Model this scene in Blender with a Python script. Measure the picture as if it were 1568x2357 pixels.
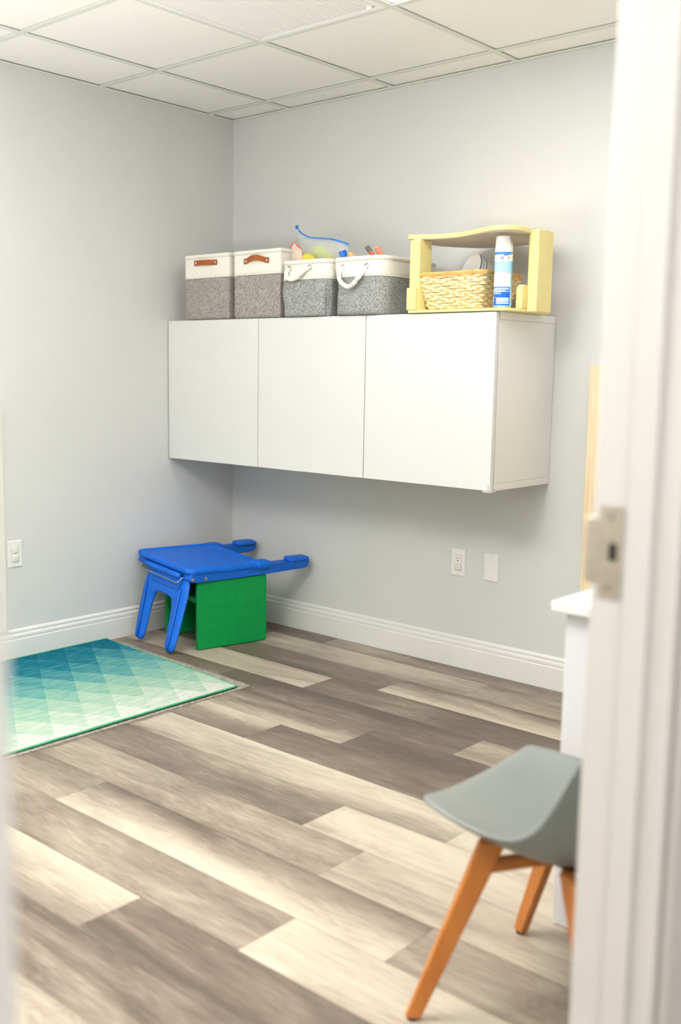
import bpy, bmesh, math, random
from mathutils import Vector, Matrix, noise
PI = math.pi
R = math.radians
for o in list(bpy.data.objects): bpy.data.objects.remove(o)
sc = bpy.context.scene
col = sc.collection
random.seed(7)

# ---------------------------------------------------------------- camera
CP = Vector((3.8506, -3.5682, 1.2379)); YAW, PITCH, ROLL, FPX = .7190, -.1352, .0165, 2394.22
F = Vector((-math.sin(YAW)*math.cos(PITCH), math.cos(YAW)*math.cos(PITCH), math.sin(PITCH)))
Rr = Vector((math.cos(YAW), math.sin(YAW), 0)); U = Rr.cross(F)
R2 = Rr*math.cos(ROLL) + U*math.sin(ROLL); U2 = R2.cross(F)
cd = bpy.data.cameras.new('camera'); cam = bpy.data.objects.new('camera', cd); col.objects.link(cam)
m = Matrix((R2, U2, -F)).transposed().to_4x4(); m.translation = CP
cam.matrix_world = m
cd.sensor_fit = 'VERTICAL'; cd.sensor_height = 36; cd.lens = 36*FPX/2357
cd.clip_start = .02
cd.dof.use_dof = True; cd.dof.focus_distance = 4.2; cd.dof.aperture_fstop = cd.lens/17.5
sc.camera = cam

# ---------------------------------------------------------------- light and exposure
w = bpy.data.worlds.new('world'); sc.world = w; w.use_nodes = True
w.node_tree.nodes['Background'].inputs[0].default_value = (.95, .97, 1, 1)
w.node_tree.nodes['Background'].inputs[1].default_value = .35
sc.view_settings.view_transform = 'Standard'; sc.view_settings.look = 'None'
sc.view_settings.exposure = 0.15; sc.view_settings.gamma = 1
PANEL = 7.2          # radiance of the ceiling light diffusers
def area(name, loc, size, power, rot=(0, 0, 0), colr=(1, .98, .95)):
    l = bpy.data.lights.new(name, 'AREA'); l.shape = 'RECTANGLE'; l.size, l.size_y = size; l.energy = power; l.color = colr
    o = bpy.data.objects.new(name, l); col.objects.link(o); o.location = loc; o.rotation_euler = rot
    return o
HALL_LAMP = area('hall_lamp', (4.5, -3.4, 2.39), (1.2, 1.2), 46, (0, 0, 0), (1, .99, .985))
# unseen upward fill light, added to brighten the ceiling
CEILING_FILL = area('ceiling_fill', (1.3, -3.35, 1.0), (1.0, 1.0), 58, (PI, 0, 0), (1, .995, 1))
# unseen added fill spot, aimed at the ceiling like a bounced flash
fl_ = bpy.data.lights.new('bounce_fill', 'SPOT'); fl_.energy = 760; fl_.spot_size = R(88); fl_.spot_blend = .6; fl_.shadow_soft_size = .05; fl_.color = (1, .995, 1)
BOUNCE_FILL = bpy.data.objects.new('bounce_fill', fl_); col.objects.link(BOUNCE_FILL); BOUNCE_FILL.location = (2.15, -3.10, 1.78)
BOUNCE_FILL.rotation_euler = (Vector((2.00, -2.95, 2.417))-BOUNCE_FILL.location).to_track_quat('-Z', 'Y').to_euler()

# ---------------------------------------------------------------- helpers
def tag(o, label=None, cat=None, group=None, kind=None):
    if label: o['label'] = label
    if cat: o['category'] = cat
    if group: o['group'] = group
    if kind: o['kind'] = kind
    return o
def thing(name, label, cat, loc=(0, 0, 0), rotz=0, group=None):
    o = bpy.data.objects.new(name, None); col.objects.link(o); o.location = loc; o.rotation_euler = (0, 0, rotz)
    o.empty_display_size = .05
    return tag(o, label, cat, group)
def obj(name, bm, mat, parent=None, smooth=False, bevel=0, seg=2, loc=None):
    bmesh.ops.recalc_face_normals(bm, faces=bm.faces[:]) if bm.faces else None
    me = bpy.data.meshes.new(name); bm.to_mesh(me); bm.free()
    for mm in (mat if isinstance(mat, (list, tuple)) else [mat]): me.materials.append(mm)
    if smooth:
        for p in me.polygons: p.use_smooth = True
    o = bpy.data.objects.new(name, me); col.objects.link(o)
    if parent: o.parent = parent
    if loc: o.location = loc
    if bevel:
        b = o.modifiers.new('bevel', 'BEVEL'); b.width = bevel; b.segments = seg; b.limit_method = 'ANGLE'; b.angle_limit = R(40)
        b.harden_normals = False
        for p in me.polygons: p.use_smooth = True
        if hasattr(me, 'set_sharp_from_angle') and not smooth: me.set_sharp_from_angle(angle=R(35))
    return o
def bx(bm, x0, x1, y0, y1, z0, z1, M=None, mi=0):
    vs = [Vector((x, y, z)) for z in (z0, z1) for y in (y0, y1) for x in (x0, x1)]
    if M: vs = [M @ v for v in vs]
    v = [bm.verts.new(p) for p in vs]
    for f in ((0, 2, 3, 1), (4, 5, 7, 6), (0, 1, 5, 4), (2, 6, 7, 3), (0, 4, 6, 2), (1, 3, 7, 5)):
        fc = bm.faces.new([v[i] for i in f]); fc.material_index = mi
    return bm
def box(*a, **k): return bx(bmesh.new(), *a, **k)
def loft(bm, rings, cap0=True, cap1=True, closed=True, mi=0):
    vr = [[bm.verts.new(p) for p in r] for r in rings]
    n = len(rings[0])
    for a, b in zip(vr[:-1], vr[1:]):
        for i in range(n if closed else n-1):
            j = (i+1) % n
            f = bm.faces.new((a[i], a[j], b[j], b[i])); f.material_index = mi
    if cap0: bm.faces.new(vr[0][::-1]).material_index = mi
    if cap1: bm.faces.new(vr[-1]).material_index = mi
    return vr
def tube(bm, pts, r, n=8, closed=False, mi=0):
    pts = [Vector(p) for p in pts]; N = len(pts); rings = []; up = None
    for i, p in enumerate(pts):
        if closed: t = pts[(i+1) % N]-pts[i-1]
        else: t = pts[min(i+1, N-1)]-pts[max(i-1, 0)]
        t.normalize()
        if up is None:
            up = Vector((0, 0, 1)) if abs(t.z) < .9 else Vector((1, 0, 0))
        s = t.cross(up).normalized(); up = s.cross(t).normalized()
        rr = r(i/(N-1)) if callable(r) else r
        rings.append([p+(s*math.cos(2*PI*k/n)+up*math.sin(2*PI*k/n))*rr for k in range(n)])
    if closed: rings.append(rings[0]); 
    loft(bm, rings, not closed, not closed, mi=mi)
    if closed: bmesh.ops.remove_doubles(bm, verts=bm.verts[:], dist=1e-6)
    return bm
def cyl(bm, p0, p1, r0, r1=None, n=20, mi=0):
    r1 = r0 if r1 is None else r1
    p0, p1 = Vector(p0), Vector(p1); t = (p1-p0).normalized(); up = Vector((0, 0, 1)) if abs(t.z) < .9 else Vector((1, 0, 0))
    s = t.cross(up).normalized(); u = s.cross(t)
    loft(bm, [[p+(s*math.cos(2*PI*k/n)+u*math.sin(2*PI*k/n))*q for k in range(n)] for p, q in ((p0, r0), (p1, r1))], mi=mi)
    return bm
def lathe(bm, prof, c=(0, 0, 0), n=32, M=None, cap=False):
    rings = []
    for r_, z in prof:
        ring = [Vector((c[0]+r_*math.cos(2*PI*k/n), c[1]+r_*math.sin(2*PI*k/n), c[2]+z)) for k in range(n)]
        if M: ring = [M @ v for v in ring]
        rings.append(ring)
    loft(bm, rings, cap, cap)
    return bm
def rring(cx, cy, hx, hy, r, z, n=6, side=6, f=None):
    """rounded rectangle ring with extra points on the straight sides"""
    r = min(r, hx*.99, hy*.99); cs = []
    for qx, qy, a0 in ((1, 1, 0), (-1, 1, 90), (-1, -1, 180), (1, -1, 270)):
        for k in range(n+1):
            a = R(a0+90*k/n); cs.append(Vector((cx+qx*(hx-r)+r*math.cos(a), cy+qy*(hy-r)+r*math.sin(a), z)))
    out = []
    for i, p in enumerate(cs):
        out.append(p)
        if i % (n+1) == n:
            q = cs[(i+1) % len(cs)]
            out += [p.lerp(q, k/(side+1)) for k in range(1, side+1)]
    if f: out = [f(p) for p in out]
    return out
def prism(bm, pts, axis, a, b, mi=0):
    """closed 2-D outline extruded between a and b along an axis"""
    def mk(p, t):
        return {'x': Vector((t, p[0], p[1])), 'y': Vector((p[0], t, p[1])), 'z': Vector((p[0], p[1], t))}[axis]
    loft(bm, [[mk(p, a) for p in pts], [mk(p, b) for p in pts]], mi=mi)
    return bm
def spline(P, n=10):
    P = [Vector(p) for p in P]; out = []
    for i in range(len(P)-1):
        p0, p1, p2, p3 = P[max(i-1, 0)], P[i], P[i+1], P[min(i+2, len(P)-1)]
        for k in range(n):
            t = k/n
            out.append(.5*((2*p1)+(p2-p0)*t+(2*p0-5*p1+4*p2-p3)*t*t+(3*p1-p0-3*p2+p3)*t**3))
    out.append(P[-1]); return out

# ---------------------------------------------------------------- materials
def lin(c): return tuple((x/12.92 if x <= .04045 else ((x+.055)/1.055)**2.4) for x in (v/255 for v in c))+(1,)
class NT:
    def __init__(s, name, rough=.5, color=(200, 200, 200), metal=0, spec=.5):
        s.m = bpy.data.materials.new(name); s.m.use_nodes = True; s.t = s.m.node_tree; s.b = s.t.nodes['Principled BSDF']
        s.b.inputs['Roughness'].default_value = rough; s.b.inputs['Base Color'].default_value = lin(color)
        s.b.inputs['Metallic'].default_value = metal; s.b.inputs['Specular IOR Level'].default_value = spec
    def n(s, typ, **k):
        nd = s.t.nodes.new(typ)
        for a, b in k.items():
            if a in nd.inputs: nd.inputs[a].default_value = b
            else: setattr(nd, a, b)
        return nd
    def l(s, a, b): s.t.links.new(a, b)
    def coord(s, scale=(1, 1, 1), out='Object'):
        tc = s.n('ShaderNodeTexCoord'); mp = s.n('ShaderNodeMapping'); mp.inputs['Scale'].default_value = scale
        s.l(tc.outputs[out], mp.inputs[0]); return mp.outputs[0]
    def ramp(s, fac, stops, interp='LINEAR'):
        r_ = s.n('ShaderNodeValToRGB'); r_.color_ramp.interpolation = interp; e = r_.color_ramp.elements
        while len(e) < len(stops): e.new(.5)
        for k, (p, c) in enumerate(stops): e[k].position = p; e[k].color = lin(c) if len(c) == 3 else c
        s.l(fac, r_.inputs[0]); return r_.outputs[0]
    def math(s, op, a, b=None, c=None):
        nd = s.n('ShaderNodeMath', operation=op)
        for i, v in enumerate((a, b, c)):
            if v is None: continue
            if isinstance(v, (int, float)): nd.inputs[i].default_value = v
            else: s.l(v, nd.inputs[i])
        return nd.outputs[0]
    def bump(s, h, strength=.2, dist=.001):
        b = s.n('ShaderNodeBump'); b.inputs['Strength'].default_value = strength; b.inputs['Distance'].default_value = dist
        s.l(h, b.inputs['Height']); s.l(b.outputs[0], s.b.inputs['Normal'])
    def base(s, c): s.l(c, s.b.inputs['Base Color'])
def noisy(name, color, rough=.5, amt=.06, scale=20, bump=.1, bscale=200, spec=.5, metal=0, stretch=(1, 1, 1)):
    t = NT(name, rough, color, metal, spec); co = t.coord(stretch)
    nz = t.n('ShaderNodeTexNoise'); nz.inputs['Scale'].default_value = scale; nz.inputs['Detail'].default_value = 4; t.l(co, nz.inputs['Vector'])
    lo = tuple(max(0, v*(1-amt)) for v in color); hi = tuple(min(255, v*(1+amt)) for v in color)
    t.base(t.ramp(nz.outputs[0], [(.3, lo), (.7, hi)]))
    if bump:
        n2 = t.n('ShaderNodeTexNoise'); n2.inputs['Scale'].default_value = bscale; t.l(co, n2.inputs['Vector']); t.bump(n2.outputs[0], bump)
    return t.m
def attrmat(name, rough=.4, spec=.5):
    t = NT(name, rough, spec=spec); a = t.n('ShaderNodeAttribute', attribute_name='paint'); t.base(a.outputs['Color']); return t.m

WALL = (216, 217, 215)
M = {}
M['wall'] = noisy('wall_paint', WALL, .62, .006, 3, .06, 350, .3)
M['darkwall'] = noisy('shadow_deepening_paint', (150, 150, 148), .62, .006, 3, .06, 350, .3)  # unseen front wall, made mid-grey only to deepen the room's shadows
M['trim'] = noisy('trim_paint', (236, 236, 232), .38, .006, 4, .02, 60, .5)
M['jamb'] = noisy('jamb_paint', (208, 206, 201), .42, .006, 4, .03, 60, .4)
M['tile'] = noisy('ceiling_tile', (250, 248, 241), .85, .004, 60, .08, 500, .2)
M['tbar'] = noisy('ceiling_grid_paint', (226, 228, 218), .45, .006, 5, 0)
M['louver'] = noisy('vent_paint', (253, 252, 247), .4, .006, 5, 0)
M['cab'] = noisy('white_foil', (225, 225, 223), .34, .004, 3, .015, 90, .45)
M['cabside'] = noisy('white_foil_side', (238, 236, 230), .4, .004, 3, .015, 90, .4)
M['dark'] = noisy('dark_gap', (38, 36, 34), .8, .1, 20, 0)
M['blue'] = noisy('blue_plastic', (0, 98, 206), .46, .04, 30, .12, 500, .35)
M['blue2'] = noisy('blue_plastic_ribs', (0, 90, 192), .46, .04, 30, .12, 500, .35)
M['green'] = noisy('green_plastic', (0, 138, 66), .5, .03, 25, .1, 400, .25)
M['steel'] = noisy('steel', (190, 188, 182), .28, .05, 60, 0, metal=1)
M['nickel'] = noisy('satin_nickel', (216, 206, 190), .45, .04, 60, .02, 300, metal=1)
M['plate'] = noisy('plate_plastic', (240, 239, 234), .3, .004, 10, 0)
M['cap'] = noisy('cap_plastic', (226, 224, 216), .3, .01, 10, 0)
M['shell'] = noisy('grey_shell_plastic', (124, 128, 125), .42, .01, 10, .03, 600, .45)
M['foot'] = noisy('black_rubber', (30, 26, 24), .6, .1, 30, 0)
M['yellow'] = noisy('yellow_paint', (236, 220, 150), .5, .02, 14, .25, 40, .4)
M['whiteboardwood'] = noisy('white_underside', (226, 218, 206), .6, .02, 10, .05, 50)
M['rope'] = noisy('cotton_rope', (246, 242, 230), .85, .05, 180, .4, 500, .2)
M['leather'] = noisy('brown_leather', (158, 84, 36), .5, .12, 60, .25, 300, .4)
M['counter'] = noisy('white_counter', (246, 246, 246), .25, .004, 5, 0)
M['desk'] = noisy('white_desk', (236, 237, 240), .4, .005, 5, .02, 90)
M['panelw'] = noisy('pale_panel', (232, 230, 216), .4, .01, 5, .02, 60)
M['whiteplastic'] = noisy('white_plastic', (246, 246, 243), .28, .004, 10, 0)
M['foam'] = noisy('white_foam', (246, 246, 244), .45, .01, 30, .05, 300)

def wood(name, c0, c1, stretch, rough=.45, sc_=9):
    t = NT(name, rough, c0, spec=.4); co = t.coord(stretch)
    nz = t.n('ShaderNodeTexNoise'); nz.inputs['Scale'].default_value = sc_; nz.inputs['Detail'].default_value = 7; nz.inputs['Distortion'].default_value = .6
    t.l(co, nz.inputs['Vector']); t.base(t.ramp(nz.outputs[0], [(.3, c1), (.65, c0)])); t.bump(nz.outputs[0], .12, .0006); return t.m
M['beech'] = wood('beech_wood', (198, 126, 60), (182, 108, 46), (3, 3, .4))
M['pine'] = wood('pale_veneer', (244, 226, 192), (228, 204, 164), (9, 9, .5), .55)

def fabric(name, dark, light, scale=760, rough=.9):
    t = NT(name, rough, dark, spec=.15); tc = t.n('ShaderNodeTexCoord')
    outs = []
    for st in ((1, 1, .16), (.16, .16, 1)):
        mp = t.n('ShaderNodeMapping'); mp.inputs['Scale'].default_value = st; t.l(tc.outputs['Object'], mp.inputs[0])
        nz = t.n('ShaderNodeTexNoise'); nz.inputs['Scale'].default_value = scale; nz.inputs['Detail'].default_value = 2; t.l(mp.outputs[0], nz.inputs['Vector']); outs.append(nz.outputs[0])
    s_ = t.math('MULTIPLY', t.math('ADD', outs[0], outs[1]), .5)
    t.base(t.ramp(s_, [(.40, dark), (.60, light)])); t.bump(s_, .45, .0008); return t.m
M['greywarm'] = fabric('warm_grey_linen', (112, 106, 102), (186, 180, 174))
M['greycool'] = fabric('cool_grey_linen', (98, 100, 100), (186, 187, 184))
M['cream'] = fabric('cream_canvas', (232, 228, 216), (246, 243, 234))

# vinyl floor: a tone per plank, light to dark across its width, plus grain along its length
def mat_floor():
    t = NT('vinyl_planks', .42, spec=.4); at = t.n('ShaderNodeAttribute', attribute_name='tone'); sp = t.n('ShaderNodeSeparateColor'); t.l(at.outputs['Color'], sp.inputs[0])
    tc = t.n('ShaderNodeTexCoord'); cb = t.n('ShaderNodeCombineXYZ')
    t.l(t.math('MULTIPLY', sp.outputs[1], 37.0), cb.inputs[0]); t.l(t.math('MULTIPLY', sp.outputs[1], 91.0), cb.inputs[1]); t.l(t.math('MULTIPLY', sp.outputs[1], 53.0), cb.inputs[2])
    va = t.n('ShaderNodeVectorMath', operation='ADD'); t.l(tc.outputs['Object'], va.inputs[0]); t.l(cb.outputs[0], va.inputs[1])
    def nz(st, scale, det=5, dist=0, rgh=.55):
        mp = t.n('ShaderNodeMapping'); mp.inputs['Scale'].default_value = st; t.l(va.outputs[0], mp.inputs[0])
        n_ = t.n('ShaderNodeTexNoise'); n_.inputs['Scale'].default_value = scale; n_.inputs['Detail'].default_value = det; n_.inputs['Distortion'].default_value = dist
        n_.inputs['Roughness'].default_value = rgh
        t.l(mp.outputs[0], n_.inputs['Vector']); return n_.outputs[0]
    broad = nz((.8, 4.5, 1), 1.6, 3, .8); fine = nz((3, 60, 1), 3.2, 6, .3, .7); blot = nz((1, 2.5, 1), 4, 4, 1.5)
    # cathedral grain: contour lines of a soft stretched field
    field = nz((1.1, 7, 1), 1.3, 2, .5)
    rings = t.math('SINE', t.math('MULTIPLY', field, 120.0))
    v = t.math('ADD', sp.outputs[0], t.math('MULTIPLY', t.math('SUBTRACT', broad, .5), 1.05))
    v = t.math('ADD', v, t.math('MULTIPLY', t.math('SUBTRACT', fine, .5), .80))
    v = t.math('ADD', v, t.math('MULTIPLY', t.math('SUBTRACT', blot, .5), .30))
    v = t.math('ADD', v, t.math('MULTIPLY', rings, .035))
    c = t.ramp(v, [(0, (88, 77, 67)), (.25, (114, 101, 90)), (.5, (146, 133, 119)), (.75, (177, 165, 148)), (1, (198, 187, 168))])
    # knots
    vo = t.n('ShaderNodeTexVoronoi'); mp = t.n('ShaderNodeMapping'); mp.inputs['Scale'].default_value = (1.3, 4, 1); t.l(va.outputs[0], mp.inputs[0]); t.l(mp.outputs[0], vo.inputs['Vector']); vo.inputs['Scale'].default_value = 1.2
    k = t.math('SUBTRACT', 1.0, t.math('MULTIPLY', vo.outputs['Distance'], 14.0)); k.node.use_clamp = True
    mx = t.n('ShaderNodeMix', data_type='RGBA'); t.l(t.math('MULTIPLY', k, .45), mx.inputs[0]); t.l(c, mx.inputs[6]); mx.inputs[7].default_value = lin((98, 84, 72))
    # hairline joints between planks (third channel marks the distance to the joint)
    t.base(mx.outputs[2])
    t.bump(fine, .08, .0006); return t.m
M['floor'] = mat_floor()

def mat_rug():
    t = NT('rug_pile', .95, spec=.1); g = t.n('ShaderNodeNewGeometry'); s = t.n('ShaderNodeSeparateXYZ'); t.l(g.outputs['Position'], s.inputs[0])
    nz = t.n('ShaderNodeTexNoise'); mp = t.n('ShaderNodeMapping'); mp.inputs['Scale'].default_value = (25, 6, 1); mp.inputs['Rotation'].default_value = (0, 0, .5)
    t.l(g.outputs['Position'], mp.inputs[0]); t.l(mp.outputs[0], nz.inputs['Vector']); nz.inputs['Scale'].default_value = 2.2; nz.inputs['Detail'].default_value = 5
    a = t.math('DIVIDE', t.math('SUBTRACT', s.outputs[0], .83), .24); b = t.math('DIVIDE', t.math('ADD', s.outputs[1], .938), .1355)
    u = t.math('FLOOR', t.math('ADD', a, b)); v = t.math('FLOOR', t.math('SUBTRACT', a, b))
    cb = t.n('ShaderNodeCombineXYZ'); t.l(u, cb.inputs[0]); t.l(v, cb.inputs[1]); wn = t.n('ShaderNodeTexWhiteNoise'); t.l(cb.outputs[0], wn.inputs[0])
    lev = t.math('ADD', t.math('ADD', u, v), t.math('MULTIPLY', t.math('SUBTRACT', wn.outputs[0], .5), .9))
    lev = t.math('ADD', lev, t.math('MULTIPLY', t.math('SUBTRACT', nz.outputs[0], .5), 4.2))
    f_ = t.math('DIVIDE', t.math('ADD', lev, 8.0), 8.5)
    c = t.ramp(f_, [(.0, (10, 96, 118)), (.18, (26, 114, 132)), (.36, (78, 148, 152)), (.52, (118, 172, 162)), (.68, (152, 188, 166)), (.82, (178, 201, 180)), (.95, (204, 211, 201)), (1, (214, 217, 209))])
    n3 = t.n('ShaderNodeTexNoise'); n3.inputs['Scale'].default_value = 420; t.l(g.outputs['Position'], n3.inputs['Vector'])
    mx = t.n('ShaderNodeMix', data_type='RGBA'); mx.blend_type = 'MULTIPLY'; mx.inputs[0].default_value = 1; t.l(c, mx.inputs[6]); t.l(t.ramp(n3.outputs[0], [(.3, (226, 226, 226)), (.6, (255, 255, 255))]), mx.inputs[7])
    t.base(mx.outputs[2]); t.bump(n3.outputs[0], .5, .003); return t.m
M['rug'] = mat_rug()
M['binding'] = noisy('green_binding', (72, 160, 112), .9, .15, 200, .5, 600, .1)
M['pad'] = fabric('grey_felt', (116, 112, 106), (176, 170, 162), 500)
M['rugback'] = noisy('rug_backing', (40, 60, 52), .9, .1, 90, 0)

def clear(name, tint, alpha=.25, rough=.08):
    t = NT(name, rough, tint, spec=.8); t.b.inputs['Alpha'].default_value = alpha
    nz = t.n('ShaderNodeTexNoise'); nz.inputs['Scale'].default_value = 40; nz.inputs['Detail'].default_value = 3; nz.inputs['Distortion'].default_value = 1.5
    t.l(t.coord(), nz.inputs['Vector']); t.bump(nz.outputs[0], .8, .006); return t.m
M['bag'] = clear('clear_film', (240, 242, 240), .32)
M['bag2'] = clear('clear_film_small', (252, 238, 226), .42)
M['guard'] = clear('clear_guard', (245, 245, 238), .35)
def plain(name, c, rough=.4, **k): return noisy(name, c, rough, .03, 40, 0, **k)
M['zipblue'] = plain('zip_blue', (20, 120, 204)); M['zipred'] = plain('zip_red', (244, 92, 62)); M['lime'] = plain('lime_film', (206, 226, 112), .35)
M['toyyellow'] = plain('toy_yellow', (228, 212, 80)); M['toyorange'] = plain('toy_orange', (250, 186, 92)); M['peach'] = plain('peach_plastic', (252, 190, 130))
M['peachlump'] = plain('peach_lump', (246, 208, 170)); M['purple'] = plain('purple_plastic', (206, 116, 176)); M['capblue'] = plain('cap_blue', (0, 108, 222), .25)
M['markred'] = plain('marker_red', (236, 110, 88)); M['markpeach'] = plain('marker_peach', (248, 150, 122)); M['graycap'] = plain('grey_cap', (110, 108, 110), .4); M['paleend'] = plain('pale_end', (252, 214, 188))
M['twig'] = plain('dry_bits', (170, 150, 112), .8)
M['can'] = attrmat('can_label', .25)
M['cuplabel'] = attrmat('bowl_wrap', .3)
def mat_emit(name, strength):
    t = NT(name); t.b.inputs['Emission Color'].default_value = (1, .99, .988, 1); t.b.inputs['Emission Strength'].default_value = strength; t.b.inputs['Base Color'].default_value = (.9, .9, .9, 1); return t.m
M['emit'] = mat_emit('lit_diffuser', PANEL)

# ---------------------------------------------------------------- the room
H = 2.417; XR = 3.195; YF = -4.3; TH = .12; JR, JL = -2.300, -3.250; DH = 2.08
def struct(name, bm, mat, **k): return tag(obj(name, bm, mat, **k), kind='structure')
struct('wall_left', box(-TH, 0, YF-TH, TH, 0, H+.1), M['wall'])
struct('wall_back', box(0, XR+TH, 0, TH, 0, H+.1), M['wall'])
struct('wall_front', box(0, XR+TH, YF-TH, YF, 0, H+.1), M['darkwall'])
b = box(XR, XR+TH, JR+.02, 0, 0, H+.1); bx(b, XR, XR+TH, YF, JL-.02, 0, H+.1); bx(b, XR, XR+TH, JL-.02, JR+.02, DH+.02, H+.1)
struct('wall_right', b, M['wall'])
struct('wall_hall', box(5.3, 5.42, YF-TH, TH, 0, H+.1), M['wall'])

# floor planks
PITCH_Y = .1815
rows = {  # row k spans y from -.137-k*p (far) to the next joint (near): (x start, far tone, near tone)
 -1: [(-.9, .2, .2), (.74, .42, .35), (1.96, .5, .5)],
 0: [(-.8, .3, .3), (.43, .78, .55), (1.65, .38, .42), (2.87, .5, .6)],
 1: [(-1.0, .4, .3), (.15, .28, .12), (1.37, .25, .95), (2.59, .4, .4)],
 2: [(-.08, .62, .85), (1.14, .16, .2), (2.36, .5, .7)],
 3: [(-.45, .35, .5), (.765, .10, .22), (1.985, .52, .55)],
 4: [(-.8, .6, .6), (.435, .22, .62), (1.655, .08, .18), (2.87, .6, .4)],
 5: [(.16, .88, .22), (1.38, .14, .30), (2.60, .7, .5)],
 6: [(-.1, .5, .5), (1.0, .98, .50), (2.345, .8, .78)],
 7: [(-.4, .5, .5), (.775, .38, .30), (1.995, .88, .80)],
 8: [(-.22, .4, .4), (1.0, .40, .50), (2.22, .60, .66)],
 9: [(.14, .42, .38), (1.36, .22, .98), (2.58, .5, .40)],
 10: [(-.1, .4, .4), (1.1, .36, .38), (2.32, .95, .80)],
 11: [(-.4, .5, .4), (.77, .98, .30), (1.99, .22, .16), (3.2, .6, .6)],
 12: [(.5, .22, .2), (1.72, .24, .28), (2.94, .7, .5)],
 13: [(.3, .7, .6), (1.5, .62, .45), (2.7, .6, .8)],
}
rnd = random.Random(3)
def planks():
    bm = bmesh.new(); la = bm.loops.layers.float_color.new('tone')
    for k in range(-1, 26):
        y1 = -.137-k*PITCH_Y; y0 = y1-PITCH_Y
        if k == -1: y1 = .0
        L = rows.get(k)
        if not L:
            s = rnd.uniform(-1.2, 0); L = []
            while s < 5.4: L.append((s, rnd.uniform(.1, .9), rnd.uniform(.1, .9))); s += 1.22
        else:
            L = list(L); s = L[-1][0]+1.22
            while s < 5.4: L.append((s, rnd.uniform(.2, .8), rnd.uniform(.2, .8))); s += 1.22
        for i, (xs, tf, tn) in enumerate(L):
            xe = L[i+1][0] if i+1 < len(L) else 5.42
            xs = max(xs, -.02) if i else -.02; xe = min(xe, 5.42)
            if xe <= xs: continue
            g = .0007; pid = rnd.random()
            vs = [bm.verts.new(p) for p in ((xs+g, y0+g, 0), (xe-g, y0+g, 0), (xe-g, y1-g, 0), (xs+g, y1-g, 0))]
            f = bm.faces.new(vs)
            for lp, tt in zip(f.loops, (tn, tn, tf, tf)): lp[la] = (tt, pid, 0, 1)
    # subfloor seen only in the hairline joints
    v = [bm.verts.new(p) for p in ((-.12, -5, -.0012), (5.42, -5, -.0012), (5.42, .1, -.0012), (-.12, .1, -.0012))]
    f = bm.faces.new(v); f.material_index = 0
    for lp in f.loops: lp[la] = (.25, .1, 0, 1)
    v2 = [bm.verts.new((p.co.x, p.co.y, -.06)) for p in v]; f = bm.faces.new(v2[::-1])
    for i in range(4): bm.faces.new((v[i], v2[i], v2[(i+1) % 4], v[(i+1) % 4]))
    return bm
fl = struct('floor', planks(), M['floor'])

# ceiling: lay-in tiles between an exposed grid
gx, gy, D = .3846, .163, .6075
hx0 = [0]+[gx+i*.6035 for i in range(5)]+[XR]
hy0 = [0]+[-gy-j*.612 for j in range(7)]+[YF]
TW = .0125
VENT = (2, 2); LIGHTS = [(3, 2), (4, 2), (3, 6), (1, 5)]
bm = bmesh.new()
for i in range(len(hx0)-1):
    for j in range(len(hy0)-1):
        if (i, j) == VENT or (i, j) in LIGHTS: continue
        bx(bm, hx0[i]+.002, hx0[i+1]-.002, hy0[j+1]+.002, hy0[j]-.002, H+.006, H+.02)
struct('ceiling', bm, M['tile'])
bm = bmesh.new()
bx(bm, -TH, 5.42, YF-TH, TH, H+.10, H+.16)
struct('ceiling_deck', bm, M['tbar'])
bm = bmesh.new()
for x in hx0[1:-1]:
    spans = [(YF, 0)] if abs(x-hx0[4]) > .01 else [(YF, hy0[3]), (hy0[2], 0)]
    for ya, yb in spans: bx(bm, x-TW, x+TW, ya, yb, H, H+.003); bx(bm, x-.001, x+.001, ya, yb, H+.003, H+.035)
for y in hy0[1:-1]: bx(bm, 0, XR, y-TW, y+TW, H+.0002, H+.0032); bx(bm, 0, XR, y-.001, y+.001, H+.0032, H+.035)
struct('trim_1', bm, M['tbar'])
bm = bmesh.new()
for a in ((0, XR, -.019, 0), (0, .019, YF, -.019), (XR-.019, XR, YF, -.019), (.019, XR-.019, YF, YF+.019)): bx(bm, *a, H-.003, H+.0015)
struct('trim_2', bm, M['tbar'])
struct('ceiling_hall', box(XR+TH, 5.3, YF-TH, TH, H, H+.02), M['tile'])

# baseboards
prof = [(0, 0), (.016, 0), (.016, .088), (.0145, .0905), (.0105, .092), (.0105, .094), (.0135, .097), (.0135, .107), (.0105, .1105), (.007, .112), (.007, .116), (.0095, .121), (.008, .127), (.004, .131), (0, .132)]
def sweep(path_fn, a, c):
    bm = bmesh.new(); loft(bm, [[path_fn(t, d, z) for d, z in prof] for t in (a, c)]); return bm
struct('baseboard_back', sweep(lambda t, d, z: Vector((t, -d, z+.0008)), 0, XR), M['trim'])
struct('baseboard_left', sweep(lambda t, d, z: Vector((d, t, z+.0008)), YF, 0), M['trim'])
struct('baseboard_right', sweep(lambda t, d, z: Vector((XR-d, t, z+.0008)), -2.22, 0), M['trim'])
struct('baseboard_front', sweep(lambda t, d, z: Vector((t, YF+d, z+.0008)), 0, XR), M['trim'])

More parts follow.
